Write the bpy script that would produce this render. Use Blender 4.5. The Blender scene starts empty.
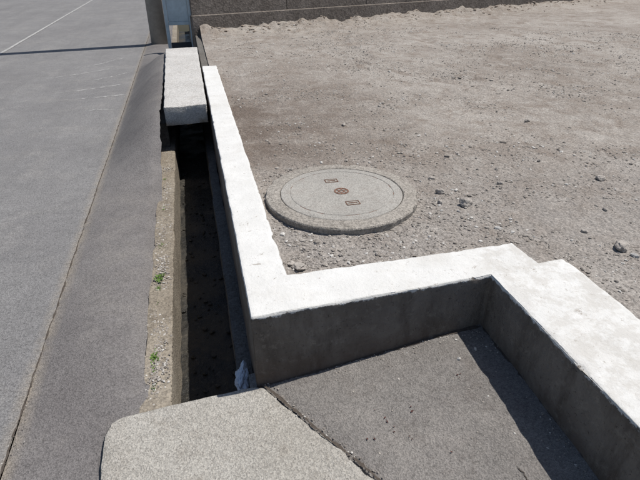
import bpy, bmesh, math, random
import numpy as np
from mathutils import Vector, noise, Matrix
random.seed(7); np.random.seed(7)
sc=bpy.context.scene
R=math.radians
def nz(x,y,z=0.0): return noise.noise(Vector((x,y,z)))
def sstep(a,b,x):
    t=min(1,max(0,(x-a)/(b-a))); return t*t*(3-2*t)

# ---------------------------------------------------------------- materials
class NT:
    def __init__(s,name):
        s.m=bpy.data.materials.new(name); s.m.use_nodes=True
        s.t=s.m.node_tree; s.b=s.t.nodes['Principled BSDF']
        s.g=s.t.nodes.new('ShaderNodeNewGeometry'); s.pos=s.g.outputs['Position']
        s.b.inputs['Roughness'].default_value=.9
        s.b.inputs['Specular IOR Level'].default_value=.2
    def lk(s,a,b): s.t.links.new(a,b)
    def noise(s,scale,detail=4,rough=.6,dist=0,vec=None):
        n=s.t.nodes.new('ShaderNodeTexNoise'); n.inputs['Scale'].default_value=scale
        n.inputs['Detail'].default_value=detail; n.inputs['Roughness'].default_value=rough
        n.inputs['Distortion'].default_value=dist
        s.lk(vec or s.pos,n.inputs['Vector']); return n.outputs['Fac']
    def vor(s,scale,feat='F1',out='Distance',vec=None,rnd=1):
        n=s.t.nodes.new('ShaderNodeTexVoronoi'); n.feature=feat; n.inputs['Scale'].default_value=scale
        n.inputs['Randomness'].default_value=rnd
        s.lk(vec or s.pos,n.inputs['Vector']); return n.outputs[out]
    def ramp(s,v,lo,hi,a=0.,b=1.):
        n=s.t.nodes.new('ShaderNodeMapRange'); n.clamp=True
        n.inputs[1].default_value=lo; n.inputs[2].default_value=hi
        n.inputs[3].default_value=a; n.inputs[4].default_value=b
        s.lk(v,n.inputs[0]); return n.outputs[0]
    def math(s,op,a,b=None):
        n=s.t.nodes.new('ShaderNodeMath'); n.operation=op
        for i,v in enumerate((a,b)):
            if v is None: continue
            if isinstance(v,(int,float)): n.inputs[i].default_value=v
            else: s.lk(v,n.inputs[i])
        return n.outputs[0]
    def mix(s,f,a,b,mode='MIX'):
        n=s.t.nodes.new('ShaderNodeMix'); n.data_type='RGBA'; n.blend_type=mode
        for i,v in ((0,f),(6,a),(7,b)):
            if isinstance(v,(int,float)): n.inputs[i].default_value=v if i==0 else (v,v,v,1)
            elif isinstance(v,tuple): n.inputs[i].default_value=v+(1,)
            else: s.lk(v,n.inputs[i])
        return n.outputs[2]
    def sep(s,v):
        n=s.t.nodes.new('ShaderNodeSeparateXYZ'); s.lk(v,n.inputs[0]); return n.outputs
    def color(s,c):
        s.lk(c,s.b.inputs['Base Color'])
    def bump(s,h,dist=.004,strength=1.,prev=None):
        n=s.t.nodes.new('ShaderNodeBump'); n.inputs['Distance'].default_value=dist
        n.inputs['Strength'].default_value=strength; s.lk(h,n.inputs['Height'])
        if prev: s.lk(prev,n.inputs['Normal'])
        s.lk(n.outputs[0],s.b.inputs['Normal']); return n.outputs[0]
    def stretch(s,sx,sy,sz):
        n=s.t.nodes.new('ShaderNodeMapping'); n.inputs['Scale'].default_value=(sx,sy,sz)
        s.lk(s.pos,n.inputs[0]); return n.outputs[0]

def asphalt(name,c1,c2,sp=.5,grain=190,bd=.003,dust=None,seamx=None,tracks=False,stain=None):
    n=NT(name)
    c=n.mix(n.ramp(n.noise(.9,4,.65),.35,.65),c1,c2)
    c=n.mix(n.ramp(n.noise(7,4,.7),.35,.75,0,.45),c,tuple(v*.72 for v in c1))
    if dust: c=n.mix(n.ramp(n.noise(2.3,5,.75,.4),.5,.72,0,.7),c,dust)
    if stain: c=n.mix(n.ramp(n.noise(4.2,5,.75,.6),.52,.66,0,.6),c,stain)
    if tracks:
        c=n.mix(n.ramp(n.noise(2.6,4,.7,0,n.stretch(1,.07,1)),.48,.68,0,.35),c,tuple(v*.78 for v in c1))
    if seamx is not None:
        d=n.math('ABSOLUTE',n.math('SUBTRACT',n.sep(n.pos)[0],seamx))
        w=n.math('MULTIPLY',n.ramp(d,.004,.06,1,0),n.ramp(n.noise(14,4,.7),.3,.6,.15,1))
        c=n.mix(n.math('MULTIPLY',w,.6),c,(.27,.235,.19))
    vs=n.sep(n.vor(grain,'F1','Color'))[0]
    g=n.ramp(vs,0,1,1-sp,1+sp*.9)
    c=n.mix(1,c,g,'MULTIPLY')
    pit=n.ramp(n.noise(grain*.3,2,.7),.3,.42,.72,1)
    c=n.mix(1,c,pit,'MULTIPLY')
    n.color(c)
    n.bump(n.math('ADD',n.vor(grain),n.math('MULTIPLY',n.noise(grain*.25,3,.8),2.2)),bd)
    return n.m
M_road=asphalt('road_asphalt',(.178,.173,.173),(.213,.208,.206),.30,190,.0018,(.24,.23,.22),-.88,True)
M_apron=asphalt('apron_asphalt',(.142,.132,.130),(.190,.179,.174),.28,200,.0018,(.198,.184,.172),-.88)
M_drive=asphalt('driveway_asphalt',(.176,.163,.153),(.215,.202,.190),.26,190,.0020,(.24,.222,.205),None,False,(.135,.120,.110))

def dirt():
    n=NT('dry_dirt')
    c=n.mix(n.ramp(n.noise(.55,5,.6),.36,.64),(.262,.230,.202),(.362,.330,.297))
    c=n.mix(n.ramp(n.noise(2.2,5,.75,.6),.45,.65,0,.9),c,(.21,.173,.144))
    c=n.mix(n.ramp(n.noise(5.5,4,.75,.3),.52,.74,0,.8),c,(.42,.392,.357))
    s=n.sep(n.pos)
    near=n.ramp(s[0],.5,2.3,1,0); yy=n.math('MULTIPLY',n.ramp(s[1],2.9,3.7),n.ramp(s[1],6.8,5))
    w=n.math('MULTIPLY',n.math('MULTIPLY',near,yy),n.ramp(n.noise(2.4,4,.7),.35,.58,.3,1))
    c=n.mix(n.math('MULTIPLY',w,.88),c,(.135,.105,.085))
    gx=n.math('MULTIPLY',n.ramp(s[1],3.4,2.3),n.ramp(n.noise(6,3,.7),.3,.6,.3,1))
    c=n.mix(n.math('MULTIPLY',gx,.7),c,(.28,.258,.238))
    c=n.mix(1,c,n.ramp(n.noise(60,3,.8),.25,.7,.64,1.25),'MULTIPLY')
    vs=n.sep(n.vor(120,'F1','Color'))[1]
    c=n.mix(1,c,n.ramp(vs,0,1,.75,1.25),'MULTIPLY')
    n.color(c)
    h=n.math('ADD',n.noise(45,4,.78),n.math('MULTIPLY',n.noise(9,3,.7),2.2))
    n.bump(h,.015)
    return n.m
M_dirt=dirt()

def walltop():
    n=NT('whitewashed_concrete')
    ps=n.sep(n.pos)
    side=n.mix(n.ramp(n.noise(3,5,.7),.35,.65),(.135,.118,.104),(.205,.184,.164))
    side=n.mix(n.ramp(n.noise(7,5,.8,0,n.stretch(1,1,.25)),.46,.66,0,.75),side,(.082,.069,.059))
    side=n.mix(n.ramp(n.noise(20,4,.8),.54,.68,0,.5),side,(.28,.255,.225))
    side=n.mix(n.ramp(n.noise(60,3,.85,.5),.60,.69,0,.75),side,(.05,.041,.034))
    side=n.mix(n.math('MULTIPLY',n.ramp(n.math('ADD',ps[2],n.ramp(n.noise(9,4,.7),.3,.7,-.05,.05)),-.22,-.34),.6),side,(.10,.072,.056))
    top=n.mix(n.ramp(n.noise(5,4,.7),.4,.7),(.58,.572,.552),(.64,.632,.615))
    top=n.mix(n.ramp(n.noise(1.6,5,.75,.3),.52,.72,0,.5),top,(.46,.435,.395))
    top=n.mix(n.ramp(n.noise(55,4,.8),.61,.70,0,.7),top,(.32,.29,.255))
    top=n.mix(n.ramp(n.noise(13,5,.8,.5),.62,.67,0,.85),top,(.30,.27,.235))
    right=n.math('MULTIPLY',n.ramp(ps[0],1.15,1.3),n.ramp(n.noise(9,5,.78),.44,.56))
    top=n.mix(n.math('MULTIPLY',right,.5),top,(.42,.395,.36))
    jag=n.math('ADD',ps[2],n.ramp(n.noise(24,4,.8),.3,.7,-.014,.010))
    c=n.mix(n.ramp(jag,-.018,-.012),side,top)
    n.color(c)
    rough=n.ramp(ps[2],-.02,-.005,1.4,.6)
    n1=n.math('MULTIPLY',n.math('ADD',n.noise(60,4,.8),n.noise(14,2,.7)),rough)
    n.bump(n1,.008,.85)
    return n.m
M_wall=walltop()

def concrete(name,c1,c2,dark,grain=120,pits=.6,bd=.004,sp=.22):
    n=NT(name)
    c=n.mix(n.ramp(n.noise(2,5,.7),.35,.65),c1,c2)
    c=n.mix(n.ramp(n.noise(8,5,.75,.3),.50,.70,0,.65),c,dark)
    c=n.mix(1,c,n.ramp(n.sep(n.vor(grain,'F1','Color'))[0],0,1,1-sp,1+sp*.9),'MULTIPLY')
    c=n.mix(n.ramp(n.noise(grain*.6,3,.75),.55,.68,0,pits),c,tuple(v*.6 for v in dark))
    n.color(c)
    h=n.math('ADD',n.math('MULTIPLY',n.vor(grain),.6),n.math('MULTIPLY',n.noise(grain*.35,4,.8),2.2))
    n.bump(h,bd)
    return n.m
M_slab=concrete('rough_concrete_slab',(.33,.31,.278),(.43,.41,.375),(.245,.22,.188),170,.6,.0042,.24)
M_slab2=concrete('pale_concrete_slab',(.42,.405,.385),(.52,.505,.485),(.32,.29,.26),110,.4,.003)
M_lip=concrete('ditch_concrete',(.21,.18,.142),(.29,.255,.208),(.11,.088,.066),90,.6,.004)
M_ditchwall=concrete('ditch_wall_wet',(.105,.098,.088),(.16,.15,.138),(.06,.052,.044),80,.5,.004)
M_cover=concrete('manhole_concrete',(.285,.27,.247),(.355,.338,.31),(.225,.20,.178),190,.4,.0018)
M_ring=concrete('manhole_ring_concrete',(.26,.236,.207),(.34,.312,.278),(.16,.14,.118),110,.65,.004,.28)
M_farwall=concrete('far_wall_concrete',(.17,.145,.125),(.24,.21,.185),(.10,.08,.066),30,.4,.006)
def simple(name,c,rough=.8,metal=0,var=.3,scale=60):
    n=NT(name); n.b.inputs['Roughness'].default_value=rough; n.b.inputs['Metallic'].default_value=metal
    cc=n.mix(n.ramp(n.noise(scale,3,.7),.3,.7),tuple(v*(1-var) for v in c),tuple(min(1,v*(1+var)) for v in c))
    n.color(cc); n.bump(n.noise(scale*2,2,.6),.001,.5); return n.m
M_rust=simple('rusty_iron',(.17,.095,.068),.8,0,.35,90)
M_crack=simple('crack_dirt',(.075,.062,.052),.95)
M_gap=simple('dark_gap',(.05,.042,.035),.95)
M_pole=simple('pole_concrete',(.30,.295,.285),.8,0,.12,12)
M_blue=simple('pale_blue_paint',(.38,.46,.51),.5,0,.12,8)
M_steel=simple('dark_steel',(.05,.06,.07),.6,.3,.3)
M_leaf=simple('weed_leaf',(.10,.17,.035),.6,0,.35,40)
M_deadleaf=simple('dead_leaf',(.07,.03,.025),.8,0,.4,60)
M_scuff=simple('scuff_chalk',(.36,.355,.345),.95,0,.2,60)
def paint():
    n=NT('worn_white_line_paint')
    n.color(n.mix(n.ramp(n.noise(22,4,.8),.42,.58),(.42,.415,.40),(.21,.205,.20))); return n.m
M_line=paint()
def stones():
    n=NT('stones')
    r=n.g.outputs['Random Per Island']
    c=n.mix(n.ramp(r,0,1),(.20,.178,.157),(.38,.348,.312))
    c2=n.mix(n.ramp(r,.86,.88),c,(.50,.48,.45))
    c2=n.mix(1,c2,n.ramp(n.noise(150,3,.7),.3,.7,.75,1.2),'MULTIPLY')
    n.color(c2); n.bump(n.noise(200,2,.7),.002,.7); return n.m
M_stone=stones()
M_rock=simple('weathered_rock',(.33,.30,.27),.95,0,.25,45)
def mud():
    n=NT('damp_ditch_mud')
    m=n.ramp(n.noise(3.5,5,.7,.5),.45,.6)
    c=n.mix(m,(.022,.021,.019),(.062,.055,.045))
    c=n.mix(n.ramp(n.noise(40,4,.8),.55,.7,0,.6),c,(.11,.097,.078))
    n.color(c)
    n.lk(n.ramp(m,0,1,.38,.85),n.b.inputs['Roughness'])
    n.bump(n.noise(30,4,.7),.012); return n.m
M_mud=mud()
n=NT('thin_plastic_film'); n.b.inputs['Base Color'].default_value=(.60,.66,.74,1); n.b.inputs['Roughness'].default_value=.35
n.b.inputs['Alpha'].default_value=.85; n.b.inputs['Specular IOR Level'].default_value=.5; M_film=n.m

# ---------------------------------------------------------------- mesh helpers
def obj(name,verts,faces,mat,smooth=False,parent=None):
    me=bpy.data.meshes.new(name); me.from_pydata([tuple(v) for v in verts],[],faces); me.update()
    o=bpy.data.objects.new(name,me); sc.collection.objects.link(o)
    for m in (mat if isinstance(mat,list) else [mat]): me.materials.append(m)
    if smooth: me.polygons.foreach_set('use_smooth',[True]*len(me.polygons))
    if parent: o.parent=parent
    return o
def axis(a,b,s0,g,c=None):
    out=[a]; s=s0
    sgn=1 if b>a else -1
    while (b-out[-1])*sgn>s*1.2:
        out.append(out[-1]+sgn*s); s*=g
    out.append(b); return out
def sheet(name,xs,ys,h,mat,keep=None,smooth=True):
    nx,ny=len(xs),len(ys)
    v=[(x,y,h(x,y)) for y in ys for x in xs]
    f=[]
    up=(xs[1]>xs[0])==(ys[1]>ys[0])
    for j in range(ny-1):
        for i in range(nx-1):
            a=j*nx+i; q=(a,a+1,a+nx+1,a+nx)
            f.append(q if up else q[::-1])
    return obj(name,v,f,mat,smooth)
def prism(name,poly,z0,z1,step,mat,rough=.003,chip=.010,parent=None,seed=0,chipfreq=9,bev=.005):
    """extruded footprint, cut to a fine mesh; faces roughened, rims chipped"""
    bm=bmesh.new()
    vs=[bm.verts.new((x,y,z1)) for x,y in poly]; f=bm.faces.new(vs)
    f.normal_update()
    if f.normal.z<0: f.normal_flip()
    bmesh.ops.recalc_face_normals(bm,faces=bm.faces)
    r=bmesh.ops.extrude_face_region(bm,geom=[f])
    for e in r['geom']:
        if isinstance(e,bmesh.types.BMVert): e.co.z=z0
    bmesh.ops.recalc_face_normals(bm,faces=bm.faces)
    bmesh.ops.bevel(bm,geom=[e for e in bm.edges if all(abs(v.co.z-z1)<1e-5 for v in e.verts) or abs(e.verts[0].co.z-e.verts[1].co.z)>.01],offset=bev,segments=2,affect='EDGES')
    xs=[p[0] for p in poly]; ys=[p[1] for p in poly]
    def cuts(a,b,s,no,mk):
        k=a+s
        while k<b-s*.3:
            bmesh.ops.bisect_plane(bm,geom=bm.verts[:]+bm.edges[:]+bm.faces[:],plane_co=mk(k),plane_no=no); k+=s
    cuts(min(xs),max(xs),step,(1,0,0),lambda k:(k,0,0))
    cuts(z0,z1,step*1.4,(0,0,1),lambda k:(0,0,k))
    cuts(min(ys),max(ys),step,(0,1,0),lambda k:(0,k,0))
    bm.normal_update()
    def segd(x,y):
        d=9
        for i in range(len(poly)):
            ax,ay=poly[i]; bx,by=poly[(i+1)%len(poly)]
            L=(bx-ax)**2+(by-ay)**2; t=max(0,min(1,((x-ax)*(bx-ax)+(y-ay)*(by-ay))/L))
            d=min(d,math.hypot(x-ax-t*(bx-ax),y-ay-t*(by-ay)))
        return d
    new=[]
    for v in bm.verts:
        p=v.co; k=seed*3.7
        o=Vector((nz(p.x*5+k,p.y*5,p.z*5),nz(p.x*5,p.y*5+k,p.z*5+9),nz(p.x*5,p.y*5,p.z*5+k+20)))*rough
        o+=Vector((nz(p.x*22+k,p.y*22,p.z*22),nz(p.x*22,p.y*22+k,p.z*22+9),nz(p.x*22,p.y*22,p.z*22+k+20)))*rough*.4
        rim=max(0,1-(z1-p.z)/.02)*max(0,1-segd(p.x,p.y)/.015)
        c=max(0,nz(p.x*chipfreq+k,p.y*chipfreq,3.1)+.5*nz(p.x*30,p.y*30+k,1.)-.2)
        o=o-v.normal*(chip*2.2*c*rim)
        new.append(p+o)
    for v,p in zip(bm.verts,new): v.co=p
    me=bpy.data.meshes.new(name); bm.to_mesh(me); bm.free(); me.materials.append(mat)
    me.polygons.foreach_set('use_smooth',[True]*len(me.polygons))
    ob=bpy.data.objects.new(name,me); sc.collection.objects.link(ob)
    wn=ob.modifiers.new('wn','WEIGHTED_NORMAL'); wn.weight=100; wn.mode='FACE_AREA'
    if parent: ob.parent=parent
    return ob
def box(name,x0,x1,y0,y1,z0,z1,mat,parent=None,bev=.005):
    bm=bmesh.new(); bmesh.ops.create_cube(bm,size=1)
    for v in bm.verts: v.co=Vector(((x0+x1)/2+v.co.x*(x1-x0),(y0+y1)/2+v.co.y*(y1-y0),(z0+z1)/2+v.co.z*(z1-z0)))
    bmesh.ops.bevel(bm,geom=bm.edges[:],offset=bev,segments=2,affect='EDGES')
    me=bpy.data.meshes.new(name); bm.to_mesh(me); bm.free(); me.materials.append(mat)
    o=bpy.data.objects.new(name,me); sc.collection.objects.link(o)
    if parent: o.parent=parent
    return o
def empty(name,loc=(0,0,0)):
    o=bpy.data.objects.new(name,None); sc.collection.objects.link(o); o.empty_display_size=.1; return o

# ---------------------------------------------------------------- terrain
WA=Vector((.12,10.2)); WD=(Vector((11.8,14.15))-WA).normalized(); WN=Vector((-WD.y,WD.x))
MC=(.805,2.72); MR=.47
def hlot(x,y):
    z=-.052+.012*nz(x*1.1,y*1.1)+.007*nz(x*4,y*4,5)+.004*nz(x*13,y*13,9)
    d=math.hypot(x,y)
    if d<9: z+=.0035*nz(x*34,y*34,2)
    rel=Vector((x,y))-WA; dw=-rel.dot(WN)
    if -.5<dw<3:
        z+=.16*math.exp(-(dw/.45)**2)*(.55+.6*nz(x*1.7,y*1.7,7)+.4*nz(x*6,y*6,1))
        z+=.03*nz(x*5,y*5,3)*math.exp(-(dw/1.3)**2)
    for cx,cy,r in ((6.2,7.9,2.3),(6.2,7.9,3.8),(3.0,16,9.5),(3.0,16,11.0)):
        q=math.hypot(x-cx,y-cy)-r
        if abs(q)<.4:
            fade=.5+.9*nz(x*.7,y*.7,11)
            z-=.026*fade*math.exp(-(q/.12)**4)*(1+.3*math.sin(math.atan2(y-cy,x-cx)*r*40))
            z+=.018*fade*math.exp(-((abs(q)-.19)/.05)**2)
    near=max(0,.18-min(abs(x-.31) if y>1.9 else 9, abs(y-1.9) if x<1.5 else 9))
    z+=near*.12*(nz(x*5,y*5,4)+.1)
    m=math.hypot(x-MC[0],y-MC[1])
    if m<.75: z+=(.004+.014*nz(x*6,y*6,8))*sstep(.75,.5,m)
    return min(z,-.010) if d<5 else z
xs=axis(.22,7,.024,1.004); xs+=axis(7,90,xs[-1]-xs[-2],1.12)[1:]
ys=axis(1.8,9,.026,1.004); ys+=axis(9,16,.06,1.01)[1:]; ys+=axis(16,140,.2,1.15)[1:]
sheet('dirt_lot',xs,ys,hlot,M_dirt)
xs2=axis(1.5,7,.04,1.01); xs2+=axis(7,90,.2,1.15)[1:]
ys2=axis(1.8,-1.5,.03,1.01); ys2+=axis(-1.5,-40,.2,1.15)[1:]
sheet('ground',xs2,ys2,hlot,M_dirt)
def hroad(x,y): return -.40+.004*nz(x*1.3,y*.8)*(1 if x<-.9 else 0)
xr=axis(-.88,-7.2,.05,1.05); yr=axis(-3,30,.08,1.005); yr+=axis(30,160,.5,1.15)[1:]
sheet('road',xr,yr,hroad,M_road)
sheet('roadside_verge',axis(-7.2,-120,.5,1.2),axis(-40,160,1,1.08),lambda x,y:-.38+.02*nz(x*.8,y*.8),M_dirt)
def hap(x,y):
    t=(x+.88)/.5
    w=sstep(1.5,2.1,y)
    b=.03*math.sin(math.pi*min(1,max(0,t)))*w
    e=-.05*sstep(-.46,-.36,x+.012*nz(y*4,1)+.01*nz(y*14,2))*w*.6
    hump=.33*(.6*min(1,max(0,(x+.86)/.47))+.4*sstep(-.86,-.39,x))*sstep(3.6,5.2,y+.25*(x+.4)+.04*nz(x*6,y*6))*(1-sstep(8.3,9.8,y))
    return -.40+b+e*(1-sstep(4,5,y))+hump+.004*nz(x*3,y*3)*min(1,t*4)*w - .012*(1-w)
xa=[-.88+i*.52/26 for i in range(27)]
ap=sheet('roadside_apron',xa,axis(-3,12,.03,1.002)+axis(12,160,.3,1.15)[1:],hap,M_apron)
for v in ap.data.vertices:
    if v.co.x>-.37: v.co.x+=.018*nz(v.co.y*5,3)+.012*nz(v.co.y*17,6)
SL=(Vector((.14,1.63)),Vector((.47,1.08)))
sd=(SL[1]-SL[0]).normalized(); sn=Vector((-sd.y,sd.x))
if sn.x<0: sn=-sn
def hdrive(x,y):
    d=(Vector((x,y))-SL[0]).dot(sn)
    return -.403+.105*sstep(-.15,1.05,d)+.008*sstep(.0,.06,d)-.02*(1-sstep(-.05,0,d))+.004*nz(x*4,y*4)+.002*nz(x*20,y*20)
sheet('driveway',[.08+i*.02 for i in range(60)],axis(1.72,-3,.02,1.01),hdrive,M_drive)
# ---------------------------------------------------------------- walls
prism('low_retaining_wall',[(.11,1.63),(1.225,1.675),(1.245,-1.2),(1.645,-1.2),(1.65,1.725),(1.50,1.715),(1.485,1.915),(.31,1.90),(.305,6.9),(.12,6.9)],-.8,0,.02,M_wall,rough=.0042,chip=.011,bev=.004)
dt=empty('drainage_ditch')
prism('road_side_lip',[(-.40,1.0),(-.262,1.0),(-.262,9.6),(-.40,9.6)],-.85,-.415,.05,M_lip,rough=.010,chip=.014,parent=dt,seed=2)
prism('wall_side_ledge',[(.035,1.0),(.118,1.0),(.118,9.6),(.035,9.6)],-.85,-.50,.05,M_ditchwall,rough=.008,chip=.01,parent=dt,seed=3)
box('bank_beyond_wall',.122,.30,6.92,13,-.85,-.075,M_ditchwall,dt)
fl=sheet('ditch_floor',[-.30+i*.02 for i in range(20)],axis(.5,16,.03,1.004),lambda x,y:-.735+.014*nz(x*6,y*6)+.008*nz(x*22,y*22),M_mud); fl.parent=dt
box('end_lip',-.40,-.262,9.62,16,-.85,-.415,M_lip,dt)
prism('concrete_cover_slab',[(-.52,-1),(.95,-1),(.95,.28),(.47,1.08),(.145,1.612),(.09,1.632),(-.45,1.59),(-.50,1.565),(-.518,1.51)],-.5,-.388,.025,M_slab,rough=.009,chip=.018,seed=5)
prism('concrete_footbridge_slab',[(-.312,4.94),(.092,4.99),(.105,8.35),(-.365,8.35)],-.17,.008,.04,M_slab2,rough=.006,chip=.010,seed=8)
box('bridge_support',-.43,-.31,5.05,8.3,-.42,-.172,M_ditchwall)
fw=empty('concrete_boundary_wall')
def wpiece(name,a,b,t0,t1,z0,z1,mat):
    p=[WA+WD*a-WN*t0,WA+WD*b-WN*t0,WA+WD*b-WN*t1,WA+WD*a-WN*t1]
    v=[(q.x,q.y,z) for z in (z0,z1) for q in p]
    o=obj(name,v,[(3,2,1,0),(4,5,6,7),(0,1,5,4),(1,2,6,5),(2,3,7,6),(3,0,4,7)],mat,parent=fw)
    bm=bmesh.new(); bm.from_mesh(o.data); bmesh.ops.recalc_face_normals(bm,faces=bm.faces); bmesh.ops.bevel(bm,geom=bm.edges[:],offset=.008,segments=1,affect='EDGES'); bm.to_mesh(o.data); bm.free()
wpiece('footing',-.02,34,0.0,-.25,-.6,.26,M_farwall)
k=0.
while k<34:
    wpiece('panel',k,k+1.99,-.06,-.2,.24,1.0,M_farwall); k+=2.0
wpiece('coping',-.02,34,-.03,-.23,1.0,1.08,M_farwall)
# ---------------------------------------------------------------- manhole
mh=empty('manhole_cover')
ZM=-.002
def lathe(name,prof,mat,seg=160,parent=mh,wob=.0015,chip=0):
    v=[];f=[]
    for r,z in prof:
        for i in range(seg):
            a=2*math.pi*i/seg
            rr=r*(1+wob*2*nz(math.cos(a)*3,math.sin(a)*3,z*9))
            zz=z+ZM+wob*nz(math.cos(a)*r*20,math.sin(a)*r*20)
            if chip and r>.44: 
                c=max(0,nz(math.cos(a)*7,math.sin(a)*7,2)+.6*nz(math.cos(a)*22,math.sin(a)*22,5)-.1)
                rr-=chip*c; zz-=chip*.5*c
            v.append((MC[0]+rr*math.cos(a),MC[1]+rr*math.sin(a),zz))
    n_=len(prof)
    for j in range(n_-1):
        for i in range(seg): f.append((j*seg+i,j*seg+(i+1)%seg,(j+1)*seg+(i+1)%seg,(j+1)*seg+i))
    if prof[-1][0]<.01: f.append(tuple((n_-1)*seg+i for i in range(seg)))
    o=obj(name,v,f,mat,True,parent); o.data.set_sharp_from_angle(angle=R(35)); return o
lathe('rim_ring',[(.458,-.16),(.470,-.02),(.471,-.008),(.466,.0),(.455,.003),(.41,.005),(.384,.005),(.380,.0),(.380,-.05)],M_ring,wob=.003,chip=.022)
lathe('seal_gap',[(.3815,-.004),(.375,-.004)],M_gap)
lathe('lid',[(.3765,-.05),(.3765,.001),(.373,.004),(.34,.006),(.324,.006),(.322,.0035),(.318,.0035),(.316,.006),(.2,.0075),(.1,.008),(.0005,.008)],M_cover)
def ribring(cx,cy,r0,r1,z,mat,name,n_=40,a0=0,a1=2*math.pi):
    v=[];f=[]
    for i in range(n_+1):
        a=a0+(a1-a0)*i/n_
        for r,zz in ((r0,z-.004),(r0,z),(r1,z),(r1,z-.004)): v.append((cx+r*math.cos(a),cy+r*math.sin(a),zz))
    for i in range(n_):
        for j in range(3): f.append((4*i+j,4*i+j+1,4*i+j+5,4*i+j+4))
    return obj(name,v,f,mat,parent=mh)
zt=ZM+.008
ribring(*MC,.036,.046,zt+.003,M_rust,'emblem_ring')
ribring(*MC,.012,.020,zt+.003,M_rust,'emblem_core')
for i in range(6):
    a=i*math.pi/3+.3; c,s=math.cos(a),math.sin(a)
    q=[(MC[0]+r*c-w*s,MC[1]+r*s+w*c) for r,w in ((.019,-.0035),(.037,-.0035),(.037,.0035),(.019,.0035))]
    obj('emblem_spoke',[(x,y,zt+.0027) for x,y in q],[(0,1,2,3)],M_rust,parent=mh)
for i in range(14):
    if i in (3,7,12): continue
    a=i*2*math.pi/14+random.uniform(-.08,.08)
    ribring(*MC,.3185,.3215,ZM+.0045,M_rust,'groove_rust',10,a,a+random.uniform(.1,.3))
for (ox,oy) in ((-.02,.17),(.02,-.175)):
    cx,cy=MC[0]+ox,MC[1]+oy
    w,h=.042,.026
    def fr(x0,x1,y0,y1,z0,z1,m,nm): box(nm,cx+x0,cx+x1,cy+y0,cy+y1,zt+z0,zt+z1,m,mh,.0012)
    fr(-w,w,h-.005,h,-.004,.003,M_rust,'lift_box_frame'); fr(-w,w,-h,-h+.005,-.004,.003,M_rust,'lift_box_frame')
    fr(-w,-w+.005,-h+.0052,h-.0052,-.004,.0025,M_rust,'lift_box_frame'); fr(w-.005,w,-h+.0052,h-.0052,-.004,.0025,M_rust,'lift_box_frame')
    fr(-w+.0052,w-.0052,-h+.0052,h-.0052,-.006,.0012,M_ring,'lift_box_floor')
    fr(-.025,.025,-.004,.004,.0005,.004,M_rust,'lift_bar')
# ---------------------------------------------------------------- stones
def rocks(name,items,sub=1,mat=M_stone,amp=.35):
    bm=bmesh.new(); bmesh.ops.create_icosphere(bm,subdivisions=sub,radius=1)
    bv=np.array([v.co[:] for v in bm.verts]); bf=np.array([[v.index for v in f.verts] for f in bm.faces]); bm.free()
    V=[];F=[]
    for k,(x,y,z,s) in enumerate(items):
        sc3=np.array([s*random.uniform(.75,1.35),s*random.uniform(.6,1.1),s*random.uniform(.45,.8)])
        a=random.uniform(0,6.28); c,sn_=math.cos(a),math.sin(a)
        if sub==1: v=bv*(1+amp*(np.random.rand(len(bv),1)-.5)*1.6)
        else: v=bv*np.array([[1+amp*(nz(*(Vector(p)*1.3+Vector((k*3.1,0,0))))*1.5+.5*nz(*(Vector(p)*3.5)))] for p in bv])
        v=v*sc3
        v=np.stack([v[:,0]*c-v[:,1]*sn_,v[:,0]*sn_+v[:,1]*c,v[:,2]],1)+np.array([x,y,z+sc3[2]*.35])
        V.append(v); F.append(bf+len(bv)*k)
    V=np.concatenate(V);F=np.concatenate(F)
    return obj(name,V.tolist(),F.tolist(),mat)
def inlot(x,y):
    if math.hypot(x-MC[0],y-MC[1])<MR-.004: return False
    if y>1.925: return x>.33
    return x>1.67
it=[]
while len(it)<15500:
    d=1.5+ (random.random()**1.6)*10; a=random.uniform(-.15,1.15)
    x=d*math.sin(a); y=d*math.cos(a)
    if not inlot(x,y): continue
    cl=nz(x*1.6,y*1.6,4)+.5*nz(x*.6,y*.6,1)
    dens=.33+1.1*cl
    if y<2.35 and x<1.7: dens+=.65
    if math.hypot(x-MC[0],y-MC[1])<.62: dens+=.6
    if random.random()>dens: continue
    s=.0022+.008*random.random()**3.3+ (.0016*d/3)
    if random.random()<.02: s*=2.0
    it.append((x,y,hlot(x,y)-s*.1,s))
rocks('lot_gravel',it)
it=[(1.52,2.46,.042),(2.61,2.61,.032),(2.07,1.81,.036),(.39,2.02,.028),(1.45,2.66,.025),(2.3,2.2,.014),(1.38,2.52,.018),(.36,2.06,.018),(1.9,3.3,.02),(1.25,4.2,.022),(2.0,2.0,.016),(.45,2.18,.015),(2.9,3.9,.025),(3.6,3.1,.028),(2.2,1.7,.018),(1.5,2.9,.02),(.52,2.02,.012),(.62,2.08,.014),(.8,2.04,.012),(1.9,2.7,.016),(2.4,3.0,.015)]
rocks('loose_stones',[(x,y,hlot(x,y)+s*.2,s) for x,y,s in it],sub=3,mat=M_rock,amp=.28)
it=[]
for i in range(420):
    a=random.uniform(.0,13); o=abs(random.gauss(0,.35)); p=WA+WD*a-WN*(o+.02)
    if p.x<.4: continue
    it.append((p.x,p.y,hlot(p.x,p.y)-.008,random.uniform(.010,.034)*(1.4 if random.random()<.12 else 1)))
n=NT('dirt_clod'); n.color(n.mix(n.ramp(n.g.outputs['Random Per Island'],0,1),(.22,.175,.14),(.36,.31,.26))); n.bump(n.noise(60,3,.7),.006); M_clod=n.m
rocks('dirt_clods',it,mat=M_clod)
it=[]
for i in range(2600):
    y=1.62+random.random()**1.5*3.4*1.0; x=-.345+random.gauss(.01,.026)
    if x>-.27: continue
    if nz(y*2.2,8.)<-.12 and random.random()<.7: continue
    it.append((x,y,-.418,random.uniform(.002,.008)))
rocks('ditch_lip_grit',it)
it=[]
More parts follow.
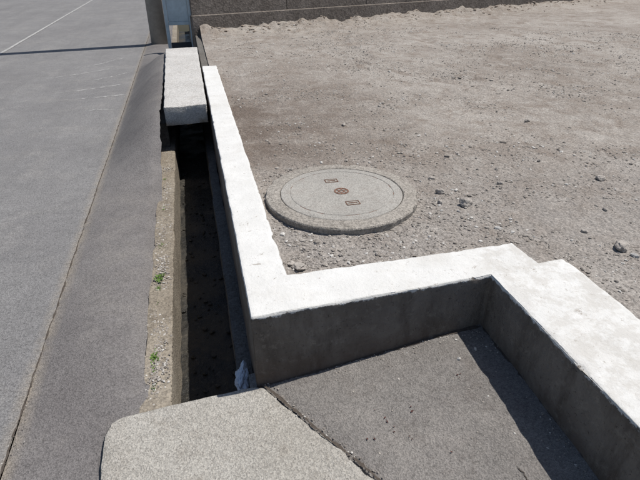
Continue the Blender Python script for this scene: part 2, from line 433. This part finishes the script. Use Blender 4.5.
for i in range(1100):
    y=.9+random.random()**1.5*9; x=-.88+random.gauss(0,.02)
    it.append((x,y,-.4015,random.uniform(.001,.0028)))
rocks('seam_grit',it)
it=[]
for i in range(300):
    x=random.uniform(.2,1.2); y=random.uniform(.8,1.64)
    if random.random()<.5: y=1.655-abs(random.gauss(0,.03))
    elif random.random()<.5: x=1.225-abs(random.gauss(0,.04))
    if (Vector((x,y))-SL[0]).dot(sn)<.02: continue
    it.append((x,y,hdrive(x,y),random.uniform(.0015,.005)))
for i in range(150):
    t=random.random(); q=SL[0].lerp(SL[1],t*1.3)+sn*random.gauss(.008,.012)
    it.append((q.x,q.y,max(hdrive(q.x,q.y),-.39)-.002,random.uniform(.0015,.006)))
it+=[(1.02,1.5,hdrive(1.02,1.5),.011),(1.12,1.53,hdrive(1.12,1.53),.010),(1.1,1.56,hdrive(1.1,1.56),.007),(1.16,1.59,hdrive(1.16,1.59),.008)]
rocks('driveway_grit',it)
it=[(random.uniform(-.25,.03),1.7+random.random()**1.3*4,-.735,random.uniform(.004,.02)) for i in range(160)]
rocks('ditch_stones',it,mat=M_mud)
# ---------------------------------------------------------------- cracks and seams
def ribbon(name,pts,w,hf,mat,jit=.01,dz=.004,step=.015,wn=.6,seed=0,parent=None):
    P=[Vector(p) for p in pts]; C=[]
    for a,b in zip(P,P[1:]):
        L=(b-a).length; k=max(1,int(L/step))
        for i in range(k): C.append(a.lerp(b,i/k))
    C.append(P[-1]); v=[];f=[]
    for i,c in enumerate(C):
        t=(C[min(i+1,len(C)-1)]-C[max(i-1,0)]).normalized(); nn=Vector((-t.y,t.x))
        off=jit*(nz(i*step*7,seed*5.3)+.6*nz(i*step*28,seed*2.7,4)+.5*nz(i*step*90,seed,9))
        ww=w*(1+wn*(nz(i*step*18,seed+3.3,2)+.6*nz(i*step*60,seed,1)))*min(1,(i+.3)/4,(len(C)-1-i+.3)/4)
        ww=max(ww,w*.08)
        for s_ in (-1,1):
            q=c+nn*(off+s_*ww/2); v.append((q.x,q.y,hf(q.x,q.y)+dz))
    for i in range(len(C)-1): f.append((2*i,2*i+1,2*i+3,2*i+2))
    return obj(name,v,f,mat,parent=parent)
flat=lambda x,y:max(hroad(x,y),hap(x,y)) if x>-.88 else max(hroad(x,y),-.40)
ribbon('road_seam',[(-.879,.6),(-.882,3),(-.878,6),(-.882,9),(-.88,14)],.007,flat,M_crack,.005,.004,.012,1.3,1)
ribbon('road_edge_line',[(-3.5,-3),(-3.5,60)],.06,lambda x,y:-.3955,M_line,.0,.001,.05,.25,31)
cr=empty('pavement_cracks')
ribbon('slab_joint',[(.12,1.64),(.145,1.615),(.475,1.08),(.96,.27)],.010,lambda x,y:-.386,M_crack,.006,.0025,.008,1.3,2,cr)
ribbon('crack_1',[(.98,.98),(1.0,.9),(.98,.8),(1.02,.7)],.003,hdrive,M_crack,.02,.003,.008,1.,4,cr)
ribbon('wall_foot_grime',[(.16,1.632),(.7,1.65),(1.22,1.66)],.014,hdrive,M_crack,.004,.003,.008,1.3,7,cr)
ribbon('wall_foot_grime_2',[(1.222,1.65),(1.235,1.2),(1.245,.5)],.014,hdrive,M_crack,.004,.003,.008,1.3,8,cr)
scu=empty('road_scuffs')
for i,(x,y,dx,dy,w) in enumerate([(-1.9,7.6,.9,.35,.020),(-1.7,7.2,.8,.1,.016),(-1.35,6.6,.45,-.05,.014),(-2.2,8.6,.9,.6,.018),(-1.5,8.3,.5,.5,.014),(-1.9,9.3,.7,.8,.016)]):
    ribbon('scuff',[(x,y),(x+dx*.5,y+dy*.4),(x+dx,y+dy)],w,hroad,M_scuff,.02,.002,.02,1.8,20+i,scu)
# ---------------------------------------------------------------- pole, gate
pl=empty('utility_pole')
bm=bmesh.new(); bmesh.ops.create_cone(bm,cap_ends=True,segments=40,radius1=.165,radius2=.11,depth=9.8)
bmesh.ops.translate(bm,verts=bm.verts,vec=(-.60,11.5,4.9-.45))
me=bpy.data.meshes.new('pole_shaft'); bm.to_mesh(me); bm.free(); me.materials.append(M_pole)
for p_ in me.polygons: p_.use_smooth=len(p_.vertices)==4
o=bpy.data.objects.new('pole_shaft',me); sc.collection.objects.link(o); o.parent=pl
box('cross_arm',-1.3,.1,11.34,11.38,8.6,8.7,M_steel,pl)
sg=empty('sluice_gate')
for x in (-.36,.07): box('post',x-.03,x+.03,10.3,10.36,-.45,.62,M_blue,sg)
box('top_bar',-.329,.039,10.302,10.358,.55,.61,M_blue,sg)
box('gate_panel',-.328,.038,10.32,10.34,.16,.548,M_blue,sg)
box('lower_bar',-.328,.038,10.31,10.35,.10,.158,M_blue,sg)
box('screen',-.328,.038,10.325,10.335,-.7,-.2,M_steel,sg)
# ---------------------------------------------------------------- weeds, leaves, film
def weed(loc,n_,s):
    v=[];f=[]
    for i in range(n_):
        a=random.uniform(0,6.28); L=s*random.uniform(.5,1); up=random.uniform(.3,1.2)
        d=Vector((math.cos(a),math.sin(a),up)).normalized(); side=Vector((-math.sin(a),math.cos(a),0))
        b=Vector(loc)+Vector((random.gauss(0,s*.3),random.gauss(0,s*.7),0))
        w=L*.16
        k=len(v)
        v+= [b,b+d*L*.5+side*w,b+d*L*.9-Vector((0,0,L*.1)),b+d*L*.5-side*w]; f.append((k,k+1,k+2,k+3))
    return obj('weed_clump',v,f,M_leaf)
for y,k,s in ((2.65,60,.032),(2.55,20,.022),(1.95,45,.027),(1.88,16,.018),(3.05,26,.022),(2.4,20,.018),(3.6,18,.02),(4.2,18,.02),(1.75,14,.015)):
    weed((-.345,y,-.415),k,s)
v=[];f=[]
for x,y in ((.62,1.25),(.66,1.2),(.6,1.3),(.98,1.42),(.52,1.22),(.72,1.32),(.8,1.1),(.55,1.36),(1.0,1.38)):
    for j in range(random.randint(1,3)):
        X=x+random.gauss(0,.012);Y_=y+random.gauss(0,.012); z=hdrive(X,Y_)+.003; a=random.uniform(0,6.28); s=random.uniform(.004,.009)
        c,q=math.cos(a)*s,math.sin(a)*s; k=len(v)
        v+=[(X-c,Y_-q,z),(X+q*.5,Y_-c*.5,z+.002),(X+c,Y_+q,z+.004),(X-q*.5,Y_+c*.5,z+.003)]; f.append((k,k+1,k+2,k+3))
obj('dead_leaves',v,f,M_deadleaf)
# crumpled plastic bag: a flattened, dented pouch lying on the ledge
bm=bmesh.new(); bmesh.ops.create_icosphere(bm,subdivisions=5,radius=1)
for vv in bm.verts:
    p=vv.co.copy()
    r=1+.45*nz(p.x*1.5,p.y*1.5,p.z*1.5+3)-.30*abs(nz(p.x*3.2,p.y*3.2,p.z*3.2+8))-.16*abs(nz(p.x*8,p.y*8,p.z*8))
    q=p*r; vv.co=Vector((.055+q.x*.036,1.79+q.y*.085+.02*q.x,-.475+q.z*.030))
me=bpy.data.meshes.new('plastic_bag'); bm.to_mesh(me); bm.free(); me.materials.append(M_film)
o=bpy.data.objects.new('plastic_bag',me); sc.collection.objects.link(o)
me.polygons.foreach_set('use_smooth',[True]*len(me.polygons))
# ---------------------------------------------------------------- light, camera
E=R(65); AZ=R(9)
S=Vector((math.cos(E)*math.cos(AZ),math.cos(E)*math.sin(AZ),math.sin(E)))
sun=bpy.data.lights.new('sun','SUN'); sun.energy=5.0; sun.angle=R(.5); sun.color=(1,.965,.905)
so=bpy.data.objects.new('sun',sun); sc.collection.objects.link(so); so.rotation_euler=S.to_track_quat('Z','Y').to_euler()
w=bpy.data.worlds.new('World'); sc.world=w; w.use_nodes=True; nt=w.node_tree
sk=nt.nodes.new('ShaderNodeTexSky'); sk.sky_type='NISHITA'; sk.sun_disc=False; sk.sun_elevation=E; sk.sun_rotation=R(90)-AZ
bg=nt.nodes['Background']; bg.inputs[1].default_value=.09; nt.links.new(sk.outputs[0],bg.inputs[0])
sc.view_settings.view_transform='Standard'; sc.view_settings.look='None'; sc.view_settings.exposure=0
P=math.atan(290/500); Yw=math.atan(142/(500/math.cos(P)))
cam=bpy.data.cameras.new('camera'); cam.lens=36*500/640; cam.sensor_width=36; cam.clip_end=1000; cam.clip_start=.05
co=bpy.data.objects.new('camera',cam); sc.collection.objects.link(co); co.location=(0,0,1.3)
co.rotation_euler=(math.pi/2-P,0,-Yw); sc.camera=co
